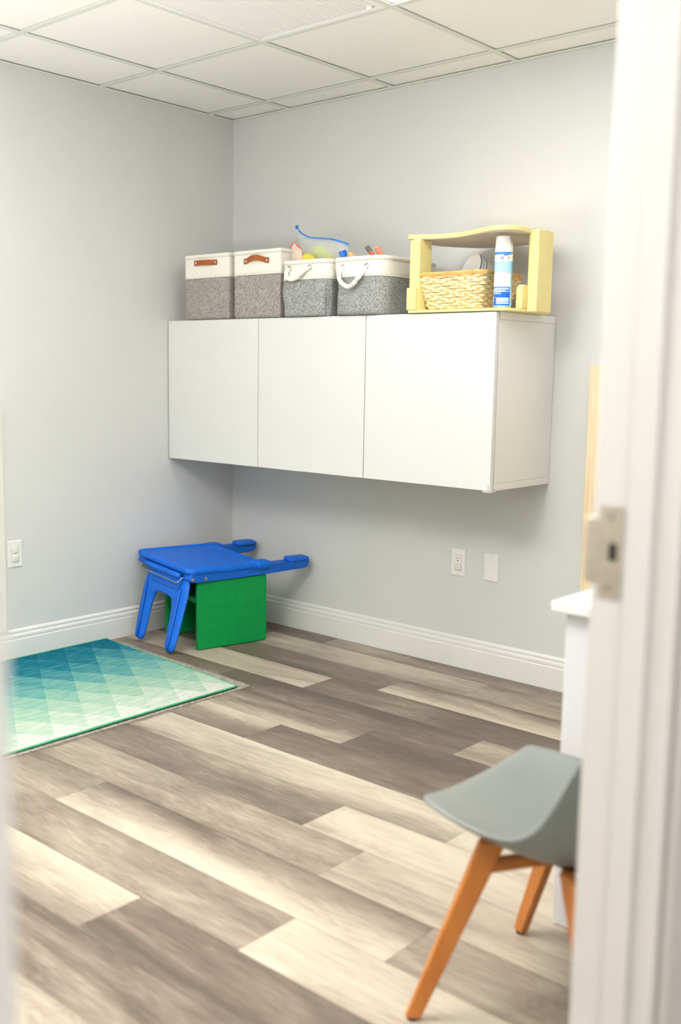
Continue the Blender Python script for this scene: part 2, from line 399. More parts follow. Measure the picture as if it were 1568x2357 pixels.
# doorway: jambs, stops, casings
X0, X1 = XR, XR+TH
bm = box(X0, X1, JR, JR+.02, 0, DH+.02); bx(bm, X0+.050, X0+.085, JR-.007, JR, 0, DH)
struct('trim_3', bm, M['jamb'], bevel=.0015)
bm = box(X0, X1, JL-.02, JL, 0, DH+.02); bx(bm, X0+.046, X0+.081, JL, JL+.012, 0, DH)
struct('trim_4', bm, M['jamb'], bevel=.0015)
bm = box(X0, X1, JL, JR, DH, DH+.02); bx(bm, X0+.046, X0+.081, JL+.012, JR-.012, DH-.012, DH)
struct('trim_5', bm, M['jamb'], bevel=.0015)
k = 6
for xa, xb in ((X0-.010, X0), (X1, X1+.014)):
    for ya, yb in ((JR+.014, JR+.079), (JL-.079, JL-.014)):
        struct('trim_%d' % k, box(xa, xb, ya, yb, 0, DH+.08), M['jamb'], bevel=.004); k += 1
    struct('trim_%d' % k, box(xa, xb, JL-.014, JR+.014, DH+.014, DH+.08), M['jamb'], bevel=.004); k += 1

# strike plate on the right jamb
t = thing('strike_plate', 'satin nickel door strike plate set in the white door jamb', 'strike plate', (X0+.002, JR, .942))
bm = bmesh.new()
for z0, z1, xa, xb in ((0, .124, .008, .021), (0, .124, .034, .040), (0, .050, .021, .034), (.074, .124, .021, .034)): bx(bm, xa, xb, -.0022, 0, z0, z1)
bmesh.ops.remove_doubles(bm, verts=bm.verts[:], dist=1e-5)
obj('plate', bm, M['nickel'], t)
bm = box(-.013, .008, -.0022, 0, .018, .106); obj('lip', bm, M['nickel'], t, bevel=.001)
bm = box(.0215, .0335, -.0012, .0, .0505, .0735); obj('latch_hole', bm, M['dark'], t)
for z in (.014, .110):
    bm = bmesh.new(); cyl(bm, (.024, -.0035, z), (.024, -.0022, z), .0045, n=16); obj('screw', bm, M['steel'], t)

# ---------------------------------------------------------------- ceiling vent and ceiling lights
def cell(i, j): return hx0[i]+TW*.9, hx0[i+1]-TW*.9, hy0[j+1]+TW*.9, hy0[j]-TW*.9
x0, x1, y0, y1 = cell(*VENT)
t = thing('ceiling_vent', 'white louvred air return grille filling one square of the ceiling grid', 'vent', ((x0+x1)/2, (y0+y1)/2, H))
hw, hh = (x1-x0)/2, (y1-y0)/2; fr = .020
bm = box(-hw, hw, -hh, -hh+fr, -.002, .006)
for a in ((-hw, hw, hh-fr, hh), (-hw, -hw+fr, -hh+fr, hh-fr), (hw-fr, hw, -hh+fr, hh-fr)): bx(bm, *a, -.002, .006)
obj('frame', bm, M['louver'], t, bevel=.001)
bm = bmesh.new(); nb = 30
for k in range(nb):
    xx = -hw+fr+.008+(2*hw-2*fr-.012)*k/(nb-1)
    prism(bm, [(xx-.0072, .0030), (xx-.0060, .0010), (xx-.0030, .0), (xx+.0030, .0), (xx+.0060, .0010), (xx+.0072, .0030), (xx+.0072, .0100), (xx-.0072, .0100)], 'y', -hh+fr, hh-fr-.007)
obj('louvers', bm, M['louver'], t)
obj('backing', box(-hw+.005, hw-.005, -hh+.005, hh-.005, .045, .055), M['dark'], t)
bm = box(-hw, -hw+.004, -hh, hh, .006, .05); bx(bm, hw-.004, hw, -hh, hh, .006, .05); bx(bm, -hw, hw, hh-.004, hh, .006, .05); bx(bm, -hw, hw, -hh, -hh+.004, .006, .05)
obj('housing', bm, M['tbar'], t)
bm = bmesh.new(); cyl(bm, (hw-.045, hh-.035, -.002), (hw-.045, hh-.035, .004), .009); bx(bm, hw-.055, hw-.035, hh-.037, hh-.033, -.006, -.001); obj('latch', bm, M['louver'], t)
def ceiling_light(i0, i1, j0, j1, label, group=None):
    xa, xb, ya, yb = hx0[i0]+TW*.9, hx0[i1+1]-TW*.9, hy0[j1+1]+TW*.9, hy0[j0]-TW*.9
    t = thing('ceiling_light', label, 'ceiling light', ((xa+xb)/2, (ya+yb)/2, H), group=group)
    a, c = (xb-xa)/2, (yb-ya)/2; q = .012
    bm = box(-a, a, -c, -c+q, .0045, .012)
    for s in ((-a, a, c-q, c), (-a, -a+q, -c+q, c-q), (a-q, a, -c+q, c-q)): bx(bm, *s, .0045, .012)
    obj('frame', bm, M['louver'], t)
    obj('diffuser', box(-a+q*.9, a-q*.9, -c+q*.9, c-q*.9, .009, .013), M['emit'], t)
    obj('housing', box(-a, a, -c, c, .02, .06), M['tbar'], t)
ceiling_light(3, 4, 2, 2, 'lit long ceiling panel light beside the louvred vent')
ceiling_light(3, 3, 6, 6, 'lit square ceiling panel light towards the front wall, right side')
ceiling_light(1, 1, 5, 5, 'lit square ceiling panel light towards the front wall, left side')
t = thing('ceiling_light', 'lit panel light on the hall ceiling outside the door', 'ceiling light', (4.5, -3.4, H))
bm = box(-.61, .61, -.61, -.6, -.02, 0)
for s in ((-.61, .61, .6, .61), (-.61, -.6, -.6, .6), (.6, .61, -.6, .6)): bx(bm, *s, -.02, 0)
obj('frame', bm, M['louver'], t)
# ---------------------------------------------------------------- wall cabinets
ZB = .8144; ZT = ZB+.64; CW = .6; CX = .004
def cabinet(k, label):
    t = thing('wall_cabinet', label, 'cabinet', (CX+k*CW, 0, ZB), group='white wall cabinets hung in a row')
    e = .0004; d = .388; h = .64; pt = .028
    obj('side_panel', box(e, .018, -d, -.002, pt, h-pt), M['cabside'], t, bevel=.0006)
    obj('side_panel', box(CW-.018, CW-e, -d, -.002, pt, h-pt), M['cabside'], t, bevel=.0006)
    obj('top_panel', box(e, CW-e, -d, -.002, h-pt+.0006, h), M['cabside'], t, bevel=.0008)
    obj('bottom_panel', box(e, CW-e, -d, -.002, 0, pt-.0006), M['cabside'], t, bevel=.0008)
    obj('back_panel', box(.018, CW-.018, -.012, -.004, pt, h-pt), M['cabside'], t)
    obj('door', box(.0018, CW-.0018, -.4126, -.3925, .001, h-.002), M['cab'], t, bevel=.0012)
    for z in (.08, h-.13): obj('hinge', box(.03, .05, -.3925, -d, z, z+.05), M['steel'], t)
    return t
c1 = cabinet(0, 'left white wall cabinet beneath the tall bins, touching the room corner')
c2 = cabinet(1, 'middle white wall cabinet of the row, beneath the rope handled baskets')
c3 = cabinet(2, 'right white wall cabinet with its pale end panel exposed')
bm = box(CW-.032, CW+.0042, -.4172, -.4130, -.004, .003); bx(bm, CW-.012, CW+.0042, -.4172, -.4130, .003, .022); bx(bm, CW+.0008, CW+.0042, -.4130, -.380, -.004, .006)
bx(bm, CW-.032, CW+.0042, -.4172, -.395, -.006, -.0005)
obj('corner_guard', bm, M['guard'], c3, bevel=.001)
bm = bmesh.new(); cyl(bm, (CW-.006, -.4136, .068), (CW-.006, -.4126, .068), .002); obj('bumper', bm, M['steel'], c2)

# ---------------------------------------------------------------- storage bins and baskets
def fab_bin(name, label, x0, x1, y0, y1, h, zs, rad, lowmat, wr=.0, seed=0, flare=0, creases=()):
    cx, cy = (x0+x1)/2, (y0+y1)/2; hx, hy = (x1-x0)/2, (y1-y0)/2
    t = thing(name, label, 'storage bin', (cx, cy, ZT+.0005))
    def disp(off):
        def f(p):
            u = 1-min(1, abs(p.z/h-.45)/.6)
            nrm = Vector((p.x/hx if abs(p.x) > hx*.85 else 0, p.y/hy if abs(p.y) > hy*.85 else 0, 0))
            a = noise.noise(Vector((p.x*11+seed, p.y*11, p.z*13)))*wr*u*1.6
            for ccx, ccz, sx, sz, dep in creases: a -= dep*math.exp(-((p.x-ccx)/sx)**2-((p.z-ccz)/sz)**2)
            return p+nrm*a+Vector((p.x, p.y, 0))*flare*(p.z/h-1)
        return f
    def ring(z, off=0): return rring(0, 0, hx-off, hy-off, max(.002, rad-off), z, f=disp(off), side=12)
    T = .004; nz = 12
    zz = [zs*i/nz for i in range(nz+1)]
    bm = bmesh.new(); loft(bm, [ring(0, .004)]+[ring(z) for z in zz[1:]]+[ring(z, T) for z in zz[:0:-1]]+[ring(.004, T)])
    obj('lower_fabric', bm, lowmat, t, smooth=True)
    zz = [zs+(h-zs)*i/6 for i in range(7)]
    bm = bmesh.new(); O = -.0012
    loft(bm, [ring(zs-.0004, T+.0005)]+[ring(zs-.0004, .0005)]+[ring(z, O) for z in zz]+[ring(h+.0015, O+.001), ring(h+.0015, T)]+[ring(z, T+.0005) for z in zz[::-1]], cap0=False, cap1=False)
    obj('top_band', bm, M['cream'], t, smooth=True)
    # folded hem around the rim
    bm = bmesh.new(); loft(bm, [ring(h-.016, O), ring(h-.016, O-.001), ring(h-.003, O-.0012), ring(h+.002, O), ring(h+.002, T-.001), ring(h-.003, T+.0012)], cap0=False, cap1=False)
    obj('hem', bm, M['cream'], t, smooth=True)
    bm = bmesh.new(); loft(bm, [ring(zs-.0025, -.0006), ring(zs-.0025, -.0022), ring(zs+.0025, -.0022), ring(zs+.0025, -.0006)], cap0=False, cap1=False)
    obj('seam_tape', bm, M['cream'], t, smooth=True)
    return t, hx, hy
def leather_handle(t, xm, zm, wdt, arch, hy, tilt=0):
    n = 16; bm = bmesh.new(); hh = .0115; rings = []
    for i in range(n+1):
        s = i/n; x = xm+(s-.5)*wdt; q = math.sin(PI*min(1, max(0, (s-.1)/.8)))
        z = zm+arch*q+tilt*(s-.5); y = -hy-.003-.010*q
        rings.append([Vector((x, y-.001, z-hh)), Vector((x, y-.001, z+hh)), Vector((x, y+.0012, z+hh)), Vector((x, y+.0012, z-hh))])
    loft(bm, rings); o = obj('leather_handle', bm, M['leather'], t, smooth=False, bevel=.0005)
    for s in (-1, 1):
        bm = bmesh.new(); x = xm+s*(wdt/2-.012); z = zm+tilt*s*.42
        lathe(bm, [(.0005, .0022), (.004, .0018), (.006, 0)], n=16, M=Matrix.Translation((x, -hy-.005, z)) @ Matrix.Rotation(R(90), 4, 'X'))
        obj('rivet', bm, M['steel'], o, smooth=True)
bt, hx, hy = fab_bin('storage_bin', 'tall grey and cream fabric bin with a straight leather handle, nearest the room corner', .126, .416, -.411, -.12, .283, .184, .006, M['greywarm'])
leather_handle(bt, -.004, .248, .152, .000, hy, -.003)
bt, hx, hy = fab_bin('storage_bin', 'tall grey and cream fabric bin with an arched leather handle, orange cap above its rim', .447, .728, -.408, -.12, .283, .184, .006, M['greywarm'])
leather_handle(bt, .0, .239, .152, .013, hy, -.002)
def rope_handle(t, pts, hy):
    c = spline(pts, 12); bm = bmesh.new(); N = len(c); r0 = .0042
    for s in range(3):
        path = []
        for i, p in enumerate(c):
            tg = (c[min(i+1, N-1)]-c[max(i-1, 0)]).normalized(); a = Vector((0, 1, 0)); a = (a-tg*a.dot(tg)).normalized(); b_ = tg.cross(a)
            an = i/N*2*PI*4.2+s*2*PI/3
            path.append(p+(a*math.cos(an)+b_*math.sin(an))*r0)
        tube(bm, path, .0053, 8)
    o = obj('rope_handle', bm, M['rope'], t, smooth=True)
    for p in (pts[0], pts[-1]):
        bm = bmesh.new(); q = [Vector((p[0]+.0095*math.cos(a*PI/12), -hy-.003, p[2]+.0095*math.sin(a*PI/12))) for a in range(24)]
        tube(bm, q, .0022, 6, closed=True); obj('grommet', bm, M['steel'], t, smooth=True)
bt, hx, hy = fab_bin('storage_basket', 'slouching grey basket holding zip bags, between the tall bins and the longer basket', .741, 1.008, -.425, -.10, .224, .150, .045, M['greycool'], .012, 3, creases=[(.10, .11, .03, .05, .012), (.125, .05, .03, .05, .016), (-.03, .12, .09, .02, .004)])
rope_handle(bt, [(-.073, -hy+.006, .194), (-.082, -hy-.012, .180), (-.070, -hy-.018, .156), (-.040, -hy-.019, .149), (-.008, -hy-.019, .158), (.020, -hy-.014, .182), (.040, -hy+.006, .194)], hy)
bt, hx, hy = fab_bin('storage_basket', 'long grey basket with hanging rope handle and two markers sticking out, beside the yellow shelf', 1.024, 1.290, -.425, -.045, .222, .148, .055, M['greycool'], .010, 9, creases=[(-.13, .05, .03, .06, .018), (.0, .12, .09, .02, .003)])
rope_handle(bt, [(-.063, -hy+.006, .184), (-.071, -hy-.013, .168), (-.064, -hy-.020, .135), (-.030, -hy-.022, .110), (.000, -hy-.022, .112), (.030, -hy-.018, .140), (.058, -hy+.006, .184)], hy)

# ---------------------------------------------------------------- contents of the baskets
def capsule(name, p, ax, r, h, mat, label, cat, M2=None):
    pass
# large clear zip bag
t = thing('zip_bag', 'large clear zip bag with a blue zip strip leaning out of the slouching basket', 'bag', (.85, -.28, ZT+.03))
zipc = spline([(-.150, 0, .352), (-.115, -.004, .325), (-.065, -.008, .305), (0, -.010, .296), (.07, -.006, .287), (.140, .002, .266)], 8)
botc = spline([(-.055, .03, .02), (-.045, .03, .02), (-.02, .03, .015), (.02, .03, .012), (.06, .03, .012), (.10, .03, .012)], 8)
bm = bmesh.new(); nv = 14; N = len(zipc)
rings = []
for side in (1, -1):
    sh = []
    for i in range(N):
        colm = []
        for j in range(nv+1):
            v = j/nv; p = zipc[i].lerp(botc[i], v); u = i/(N-1)
            belly = math.sin(PI*v)**.8*math.sin(PI*min(1, u*1.0+.02))**.6*.030
            w_ = noise.noise(Vector((p.x*16, p.z*16, side*3)))*.010*math.sin(PI*v)
            colm.append(p+Vector((w_, -side*(belly+.001)+w_, 0)))
        sh.append(colm)
    vs = [[bm.verts.new(p) for p in c] for c in sh]
    for i in range(N-1):
        for j in range(nv): bm.faces.new((vs[i][j], vs[i+1][j], vs[i+1][j+1], vs[i][j+1]))
obj('film', bm, M['bag'], t, smooth=True)
bm = bmesh.new()
loft(bm, [[p+Vector((0, -.0015, -.004)), p+Vector((0, -.0015, .003)), p+Vector((0, .0015, .003)), p+Vector((0, .0015, -.004))] for p in zipc[3:]])
bx(bm, -.156, -.146, -.004, .004, .347, .362)
obj('zip_strip', bm, M['zipblue'], t)
bm = bmesh.new()
loft(bm, [[p+Vector((0, -.0010, -.010)), p+Vector((0, -.0010, -.006)), p+Vector((0, .001, -.006)), p+Vector((0, .001, -.010))] for p in zipc[3:]])
obj('seal_line', bm, clear('seal_film', (120, 180, 230), .6), t)
# lime sheet inside the bag, yellow piece
def blob(name, pts, y0, y1, mat, label, cat, puff=.3, parent=None, loc=(0, 0, 0)):
    bm = bmesh.new(); c = Vector((sum(p[0] for p in pts)/len(pts), 0, sum(p[1] for p in pts)/len(pts)))
    P = [Vector(p) for p in spline([(q[0], 0, q[1]) for q in pts+[pts[0]]], 6)[:-1]]
    rings = []
    for s, f_ in ((0, .0), (.05, .55), (.2, .86), (.5, 1), (.8, .86), (.95, .55), (1, .0)):
        rings.append([Vector((c.x+(p.x-c.x)*(f_*.999+.001), y0+(y1-y0)*s, c.z+(p.z-c.z)*(f_*.999+.001))) for p in P])
    loft(bm, rings, True, True); o = obj(name, bm, mat, parent, smooth=True)
    if not parent: tag(o, label, cat)
    return o
def flake(name, pts, y0, th, mat, label, cat):
    bm = prism(bmesh.new(), pts, 'y', y0, y0+th); return tag(obj(name, bm, mat, bevel=.001), label, cat)
flake('green_packet', [(.790, 1.735), (.815, 1.752), (.852, 1.750), (.880, 1.735), (.915, 1.706), (.948, 1.665), (.955, 1.55), (.862, 1.55), (.850, 1.665), (.812, 1.715)], -.292, .012, M['lime'], 'lime green packet seen inside the large zip bag', 'packet')
blob('yellow_toy', [(.792, 1.72), (.826, 1.718), (.862, 1.685), (.862, 1.60), (.80, 1.58), (.775, 1.64)], -.350, -.315, M['toyyellow'], 'mustard yellow toy piece showing between the two zip bags', 'toy')
blob('orange_toy', [(.945, 1.670), (.952, 1.684), (.974, 1.690), (.996, 1.680), (.995, 1.665), (.97, 1.655)], -.40, -.36, M['toyorange'], 'small orange lump peeping over the slouching basket rim', 'toy')
blob('purple_toy', [(.905, 1.665), (.925, 1.679), (.96, 1.682), (1.0, 1.674), (.985, 1.655), (.93, 1.65)], -.385, -.33, M['purple'], 'pinkish purple piece under the small orange lump at the basket rim', 'toy')
# small bag with orange zip
t = thing('zip_bag', 'small clear zip bag with an orange zip, beside the tall bin', 'bag', (.775, -.34, ZT+.03))
def pouch(top, bot, th, amp, sd):
    bm = bmesh.new(); N = len(top)
    for side in (1, -1):
        vs = []
        for i in range(N):
            c = []
            for j in range(11):
                v = j/10; p = top[i].lerp(bot[i], v); u = i/(N-1); e_ = math.sin(PI*v)**.7*math.sin(PI*u)**.6
                w_ = noise.noise(Vector((p.x*30+sd, p.z*30, side*3)))*amp*math.sin(PI*v)
                c.append(bm.verts.new(p+Vector((w_, -side*(th*e_+.0008)+w_, 0))))
            vs.append(c)
        for i in range(N-1):
            for j in range(10): bm.faces.new((vs[i][j], vs[i+1][j], vs[i+1][j+1], vs[i][j+1]))
    return bm
top = spline([(-.058, 0, .262), (-.040, -.004, .276), (-.022, -.008, .282), (-.010, -.01, .268), (.014, -.008, .255)], 6)
bot = spline([(-.010, .0, .06), (-.005, 0, .06), (.01, 0, .06), (.035, 0, .06), (.05, 0, .06)], 6)
obj('film', pouch(top, bot, .026, .010, 5), M['bag2'], t, smooth=True)
bm = bmesh.new(); bm2 = [p for p in top]
loft(bm, [[p+Vector((0, -.0015, -.004)), p+Vector((0, -.0015, .003)), p+Vector((0, .0015, .003)), p+Vector((0, .0015, -.004))] for p in bm2[:13]])
loft(bm, [[p+Vector((0, -.0015, -.004)), p+Vector((0, -.0015, .003)), p+Vector((0, .0015, .003)), p+Vector((0, .0015, -.004))] for p in bm2[15:]])
obj('zip_strip', bm, M['zipred'], t)
blob('peach_toy', [(.745, 1.725), (.765, 1.738), (.785, 1.722), (.800, 1.690), (.815, 1.66), (.80, 1.60), (.775, 1.60), (.760, 1.68)], -.352, -.326, M['peachlump'], 'pale peach lump inside the small zip bag', 'toy')
# caps and markers
def stick(name, p0, p1, r, mat, label, cat, cap=None, capfrac=.3, capname='cap', endm=None):
    p0, p1 = Vector(p0), Vector(p1); d = (p1-p0); t = thing(name, label, cat, p0)
    q = d*(1-capfrac)
    bm = bmesh.new(); cyl(bm, (0, 0, 0), q, r*.93, n=20); obj('barrel', bm, mat, t, smooth=False, bevel=.0008)
    bm = bmesh.new(); tt = d.normalized(); tube(bm, [q-tt*.0005, q+tt*.001, d-tt*.002, d-tt*.0006, d], lambda s: r*(.9 if s > .95 else 1), 20); obj(capname, bm, cap or mat, t, smooth=False, bevel=.0006)
    if endm:
        bm = bmesh.new(); cyl(bm, d, d+tt*.0012, r*.72, n=20); obj('end_disc', bm, endm, t)
    return t
stick('marker', (1.225, -.30, 1.60), (1.160, -.365, 1.722), .0095, M['markred'], 'red marker with a dark grey end sticking out of the long basket', 'marker', M['graycap'], .16, endm=M['graycap'])
stick('marker', (1.245, -.30, 1.60), (1.212, -.365, 1.716), .0105, M['markred'], 'coral marker with a pale round end, right of the grey ended one', 'marker', M['markpeach'], .30, endm=M['paleend'])
stick('highlighter', (1.060, -.34, 1.60), (1.040, -.372, 1.712), .0155, M['capblue'], 'bright blue marker cap poking above the long basket rim', 'marker', M['capblue'], .35)
t = thing('marker_pen', 'peach coloured wedge shaped cap next to the blue cap', 'marker', (1.07, -.355, 1.60))
bm = prism(bmesh.new(), [(-.012, 0), (-.017, .085), (-.012, .103), (.006, .106), (.013, .100), (.026, .080), (.03, 0)], 'y', -.012, .012); obj('body', bm, M['peach'], t, bevel=.004)
bm = bmesh.new(); tube(bm, [(-.006, -.0125, .101), (-.009, -.0127, .096), (-.005, -.0127, .094), (-.008, -.0125, .088)], .0008, 6); obj('printed_mark', bm, M['dark'], t)
t = thing('glue_stick', 'orange cap just above the rim of the arched handle bin', 'cap', (.566, -.36, ZT+.05))
bm = bmesh.new(); lathe(bm, [(.0005, 0), (.0125, .001), (.0125, .238), (.0115, .2405), (.0005, .241)], n=24); obj('cap', bm, M['toyorange'], t, smooth=False)

# ---------------------------------------------------------------- yellow curved shelf
t = thing('wooden_shelf', 'yellow painted wooden shelf unit with a wavy top standing on the cabinets', 'shelf', (1.41, -.41, ZT))
def W(x, y): return (x-1.41, y+.41)
front = [(1.400, -.412), (1.42, -.416), (1.45, -.400), (1.497, -.381), (1.56, -.368), (1.62, -.375), (1.70, -.408), (1.76, -.436), (1.815, -.450), (1.855, -.440), (1.874, -.400), (1.873, -.33), (1.862, -.26)]
back = [(1.84, -.12), (1.78, -.045), (1.70, -.028), (1.60, -.016), (1.52, -.02), (1.46, -.05), (1.41, -.12), (1.375, -.20), (1.38, -.30), (1.392, -.39)]
pts = [(p.x, p.y) for p in spline([(x, y, 0) for x, y in front+back+[front[0]]], 6)[:-1]]
bm = bmesh.new(); prism(bm, [W(*p) for p in pts], 'z', .2725, .2885)
obj('top_board', bm, M['yellow'], t, bevel=.002)
bm = bmesh.new(); c_ = (1.64, -.23); prism(bm, [W(c_[0]+(x-c_[0])*.985, c_[1]+(y-c_[1])*.985) for x, y in pts], 'z', .2713, .2724)
obj('underside', bm, M['whiteboardwood'], t)
tag(t.children[-1], 'unpainted pale underside')
bm = bmesh.new(); bot = [(1.418, -.424), (1.60, -.420), (1.815, -.416), (1.838, -.405), (1.861, -.320), (1.861, -.22), (1.84, -.12), (1.60, -.05), (1.42, -.05)]
prism(bm, [W(*p) for p in bot], 'z', .001, .0115); obj('bottom_board', bm, M['yellow'], t, bevel=.0015)
obj('side_post', box(0, .046, .0, .075, .0118, .2710), M['yellow'], t, bevel=.003)
obj('side_post', box(.452, .492, .098, .200, -.0, .286), M['yellow'], t, bevel=.003)
t.children[-1].location.z = .0
obj('corner_block', box(.000, .042, -.016, -.0004, .0118, .094), M['yellow'], t, bevel=.003)
bm = prism(bmesh.new(), [(.424, .0118), (.424, .078), (.428, .088), (.434, .094), (.4515, .094), (.4515, .0118)], 'y', .070, .135); obj('corner_block', bm, M['yellow'], t, bevel=.002)
# dry bits on the post
bm = bmesh.new(); rr = random.Random(5)
for k_ in range(16):
    a = Vector((1.41+.452+rr.random()*.03, -.41+.11+rr.random()*.08, ZT+.2872)); d = Vector((rr.uniform(-1, 1), rr.uniform(-1, 1), rr.uniform(0, .5)))*.006
    tube(bm, [a, a+d*.5+Vector((0, 0, .002)), a+d], .0011, 5)
tag(obj('dried_glue', bm, M['twig']), 'small brown dry crumbs on top of the yellow post', 'debris', kind='stuff')

# ---------------------------------------------------------------- woven basket
def weave_basket():
    t = thing('wicker_basket', 'light bamboo woven basket standing on the yellow shelf', 'basket', (1.585, -.27, ZT+.012))
    H_ = .132; nr = 12
    def per(z, off=0):
        k = z/H_; hx = .118+.038*k+off; hy = .104+.028*k+off; return hx, hy
    ring0 = rring(0, 0, 1, 1, .2, 0, n=5, side=30)
    def pt(s, z, off):
        hx, hy = per(z, off); r_ = .022
        # perimeter parameter s in [0,1)
        Ls = [2*(hx-r_), PI/2*r_, 2*(hy-r_), PI/2*r_]*2; tot = sum(Ls); d = (s % 1)*tot
        segs = [((-1, -1), 0), ((1, -1), 1), ((1, -1), 2), ((1, 1), 3), ((1, 1), 4), ((-1, 1), 5), ((-1, 1), 6), ((-1, -1), 7)]
        i = 0
        while d > Ls[i] and i < 7: d -= Ls[i]; i += 1
        a, b_ = hx-r_, hy-r_
        if i == 0: return Vector((-a+d, -hy, z))
        if i == 2: return Vector((hx, -b_+d, z))
        if i == 4: return Vector((a-d, hy, z))
        if i == 6: return Vector((-hx, b_-d, z))
        th = d/r_; cx, cy, a0 = {1: (a, -b_, -PI/2), 3: (a, b_, 0), 5: (-a, b_, PI/2), 7: (-a, -b_, PI)}[i]
        return Vector((cx+r_*math.cos(a0+th), cy+r_*math.sin(a0+th), z))
    NS = 38; sub = 8
    bm = bmesh.new(); rr = random.Random(11)
    for r_ in range(nr):
        z0 = .004+(H_-.012)*r_/nr; hgt = (H_-.012)/nr
        rings = []; jit = [rr.uniform(-1, 1) for _ in range(NS)]
        for i in range(NS*sub):
            s = i/(NS*sub); ph = PI*(i/sub)+(r_ % 2)*PI; w_ = math.sin(ph+PI/2)
            off = .0023*w_; zc = z0+hgt*.5+.0006*jit[(i//sub) % NS]+.0012*math.sin(s*40+r_*2); h2 = hgt*.5*(.93 if w_ > 0 else .80)
            rings.append([pt(s, zc-h2, off+.0006), pt(s, zc, off+.0014), pt(s, zc+h2, off+.0006), pt(s, zc+h2, off-.0006), pt(s, zc-h2, off-.0006)])
        rings.append(rings[0]); loft(bm, rings, False, False)
    obj('woven_strips', bm, mat_bamboo('bamboo_strip', (252, 234, 194), (236, 204, 146)), t)
    bm = bmesh.new()
    for k in range(NS):
        s = (k+.0)/NS; rings = []
        for j in range(15):
            z = .002+(H_-.008)*j/14; rings.append([pt(s-.0040, z, .0004), pt(s+.0040, z, .0004), pt(s+.0040, z, -.0006), pt(s-.0040, z, -.0006)])
        loft(bm, rings)
    obj('stakes', bm, mat_bamboo('bamboo_stake', (238, 198, 128), (214, 164, 92)), t)
    bm = bmesh.new(); N = 160; rings = []
    for i in range(N+1):
        s = (i % N)/N; w1 = .0012*math.sin(s*90); rings.append([pt(s, H_-.012+w1, .004), pt(s, H_-.002, .0058+w1*.5), pt(s, H_+.004, .004), pt(s, H_+.004, -.003), pt(s, H_-.012, -.003)])
    loft(bm, rings, False, False)
    obj('rim', bm, mat_bamboo('bamboo_rim', (232, 188, 112), (206, 154, 82)), t, smooth=False)
    bm = box(-.118, .118, -.104, .104, 0, .003); obj('base', bm, bpy.data.materials['bamboo_stake'], t)
    return t
def mat_bamboo(name, c0, c1):
    t = NT(name, .5, c0, spec=.4); nz = t.n('ShaderNodeTexNoise'); nz.inputs['Scale'].default_value = 40; nz.inputs['Detail'].default_value = 6
    t.l(t.coord((1, 1, 6)), nz.inputs['Vector']); t.base(t.ramp(nz.outputs[0], [(.34, c1), (.58, c0)])); t.bump(nz.outputs[0], .3, .0006); return t.m
wb = weave_basket()
# ---- painted grid (label colours come from a function of angle and height)
def paint_lathe(prof_fn, z0, z1, fn, nu=220, nv=260, M4=None, a0=0, a1=2*PI):
    bm = bmesh.new(); la = bm.loops.layers.float_color.new('paint')
    vs = [[bm.verts.new((M4 or Matrix()) @ Vector((prof_fn(z0+(z1-z0)*j/nv)*math.cos(a0+(a1-a0)*i/nu), prof_fn(z0+(z1-z0)*j/nv)*math.sin(a0+(a1-a0)*i/nu), z0+(z1-z0)*j/nv))) for i in range(nu+1)] for j in range(nv+1)]
    for j in range(nv):
        for i in range(nu):
            f = bm.faces.new((vs[j][i], vs[j][i+1], vs[j+1][i+1], vs[j+1][i])); c = lin(fn((i+.5)/nu, (j+.5)/nv))
            for lp in f.loops: lp[la] = c
    return bm
def can_paint(u, v):
    """u: 0..1 across the half of the can that faces the room, left to right; v: height"""
    h = random.Random(int(u*110)*977+int(v*130)).random()
    band = u > .76
    if v < .02: return (150, 215, 232)
    if band:
        if u < .775: return (235, 246, 250)
        if .12 < v < .22 and .79 < u < .93: return (24, 44, 70) if ((int((u-.79)*70)+int(v*90)) % 3 == 0 and (v < .145 or v > .195 or h > .6)) else (236, 244, 246)
        if v > .855: return (250, 250, 246)
        k = max(0, min(1, (v-.2)/.6)); return (int(150-60*k), int(220-22*k), int(226-8*k))
    if v > .975: return (20, 96, 190) if (int(u*60)+int(v*400)) % 2 else (110, 180, 230)
    if v > .955: return (36, 96, 190) if .45 < u < .62 else (206, 228, 244)
    if v > .86:
        for c_, q in ((.16, (150, 160, 150)), (.40, (70, 80, 150)), (.64, (170, 160, 90))):
            if abs(u-c_) < .055 and .885 < v < .94: return q if h > .35 else (232, 236, 240)
        return (252, 252, 252)
    if v > .63: return (150+int(45*h), 208+int(22*h), 244)
    if v > .605: return (246, 206, 206) if h > .4 else (252, 240, 240)
    if v > .37:
        r_ = int((v-.37)/.0165) % 2
        if r_ and h > .25: return (226, 226, 240)
        return (252, 250, 252)
    # blue block with white text lines
    if .215 < u < .70 and .055 < v < .165:
        if v > .150 or v < .072: return (244, 246, 250)
        if v < .085: return (20, 110, 220)
        if .235 < u < .45: return (236, 90, 90) if (h > .45 and int(v*300) % 3) else (250, 232, 232)
        return (206, 234, 246) if h > .3 else (120, 186, 226)
    if u < .06 and .07 < v < .15: return (248, 248, 252)
    for a, b_, c_ in ((.345, .70, .10), (.325, .72, .07), (.30, .56, .02), (.285, .72, .02), (.245, .40, .0), (.175, .16, .0)):
        if abs(v-a) < .006 and c_ < u < b_: return (214, 228, 250)
    for a, b_ in ((.335, .24), (.312, .18), (.272, .42), (.258, .30)):
        if abs(v-a) < .005 and u < b_: return (150, 160, 244)
    return (14, 104, 222)
t = thing('spray_can', 'white and blue aerosol spray can with a white cap on the yellow shelf', 'spray can', (1.799, -.372, ZT+.0118))
cr = .0318
view = math.atan2(CP.y+.37, CP.x-1.79)
fn2 = lambda u, v: can_paint(*((u/.5, v) if u < .5 else (.9, v)))
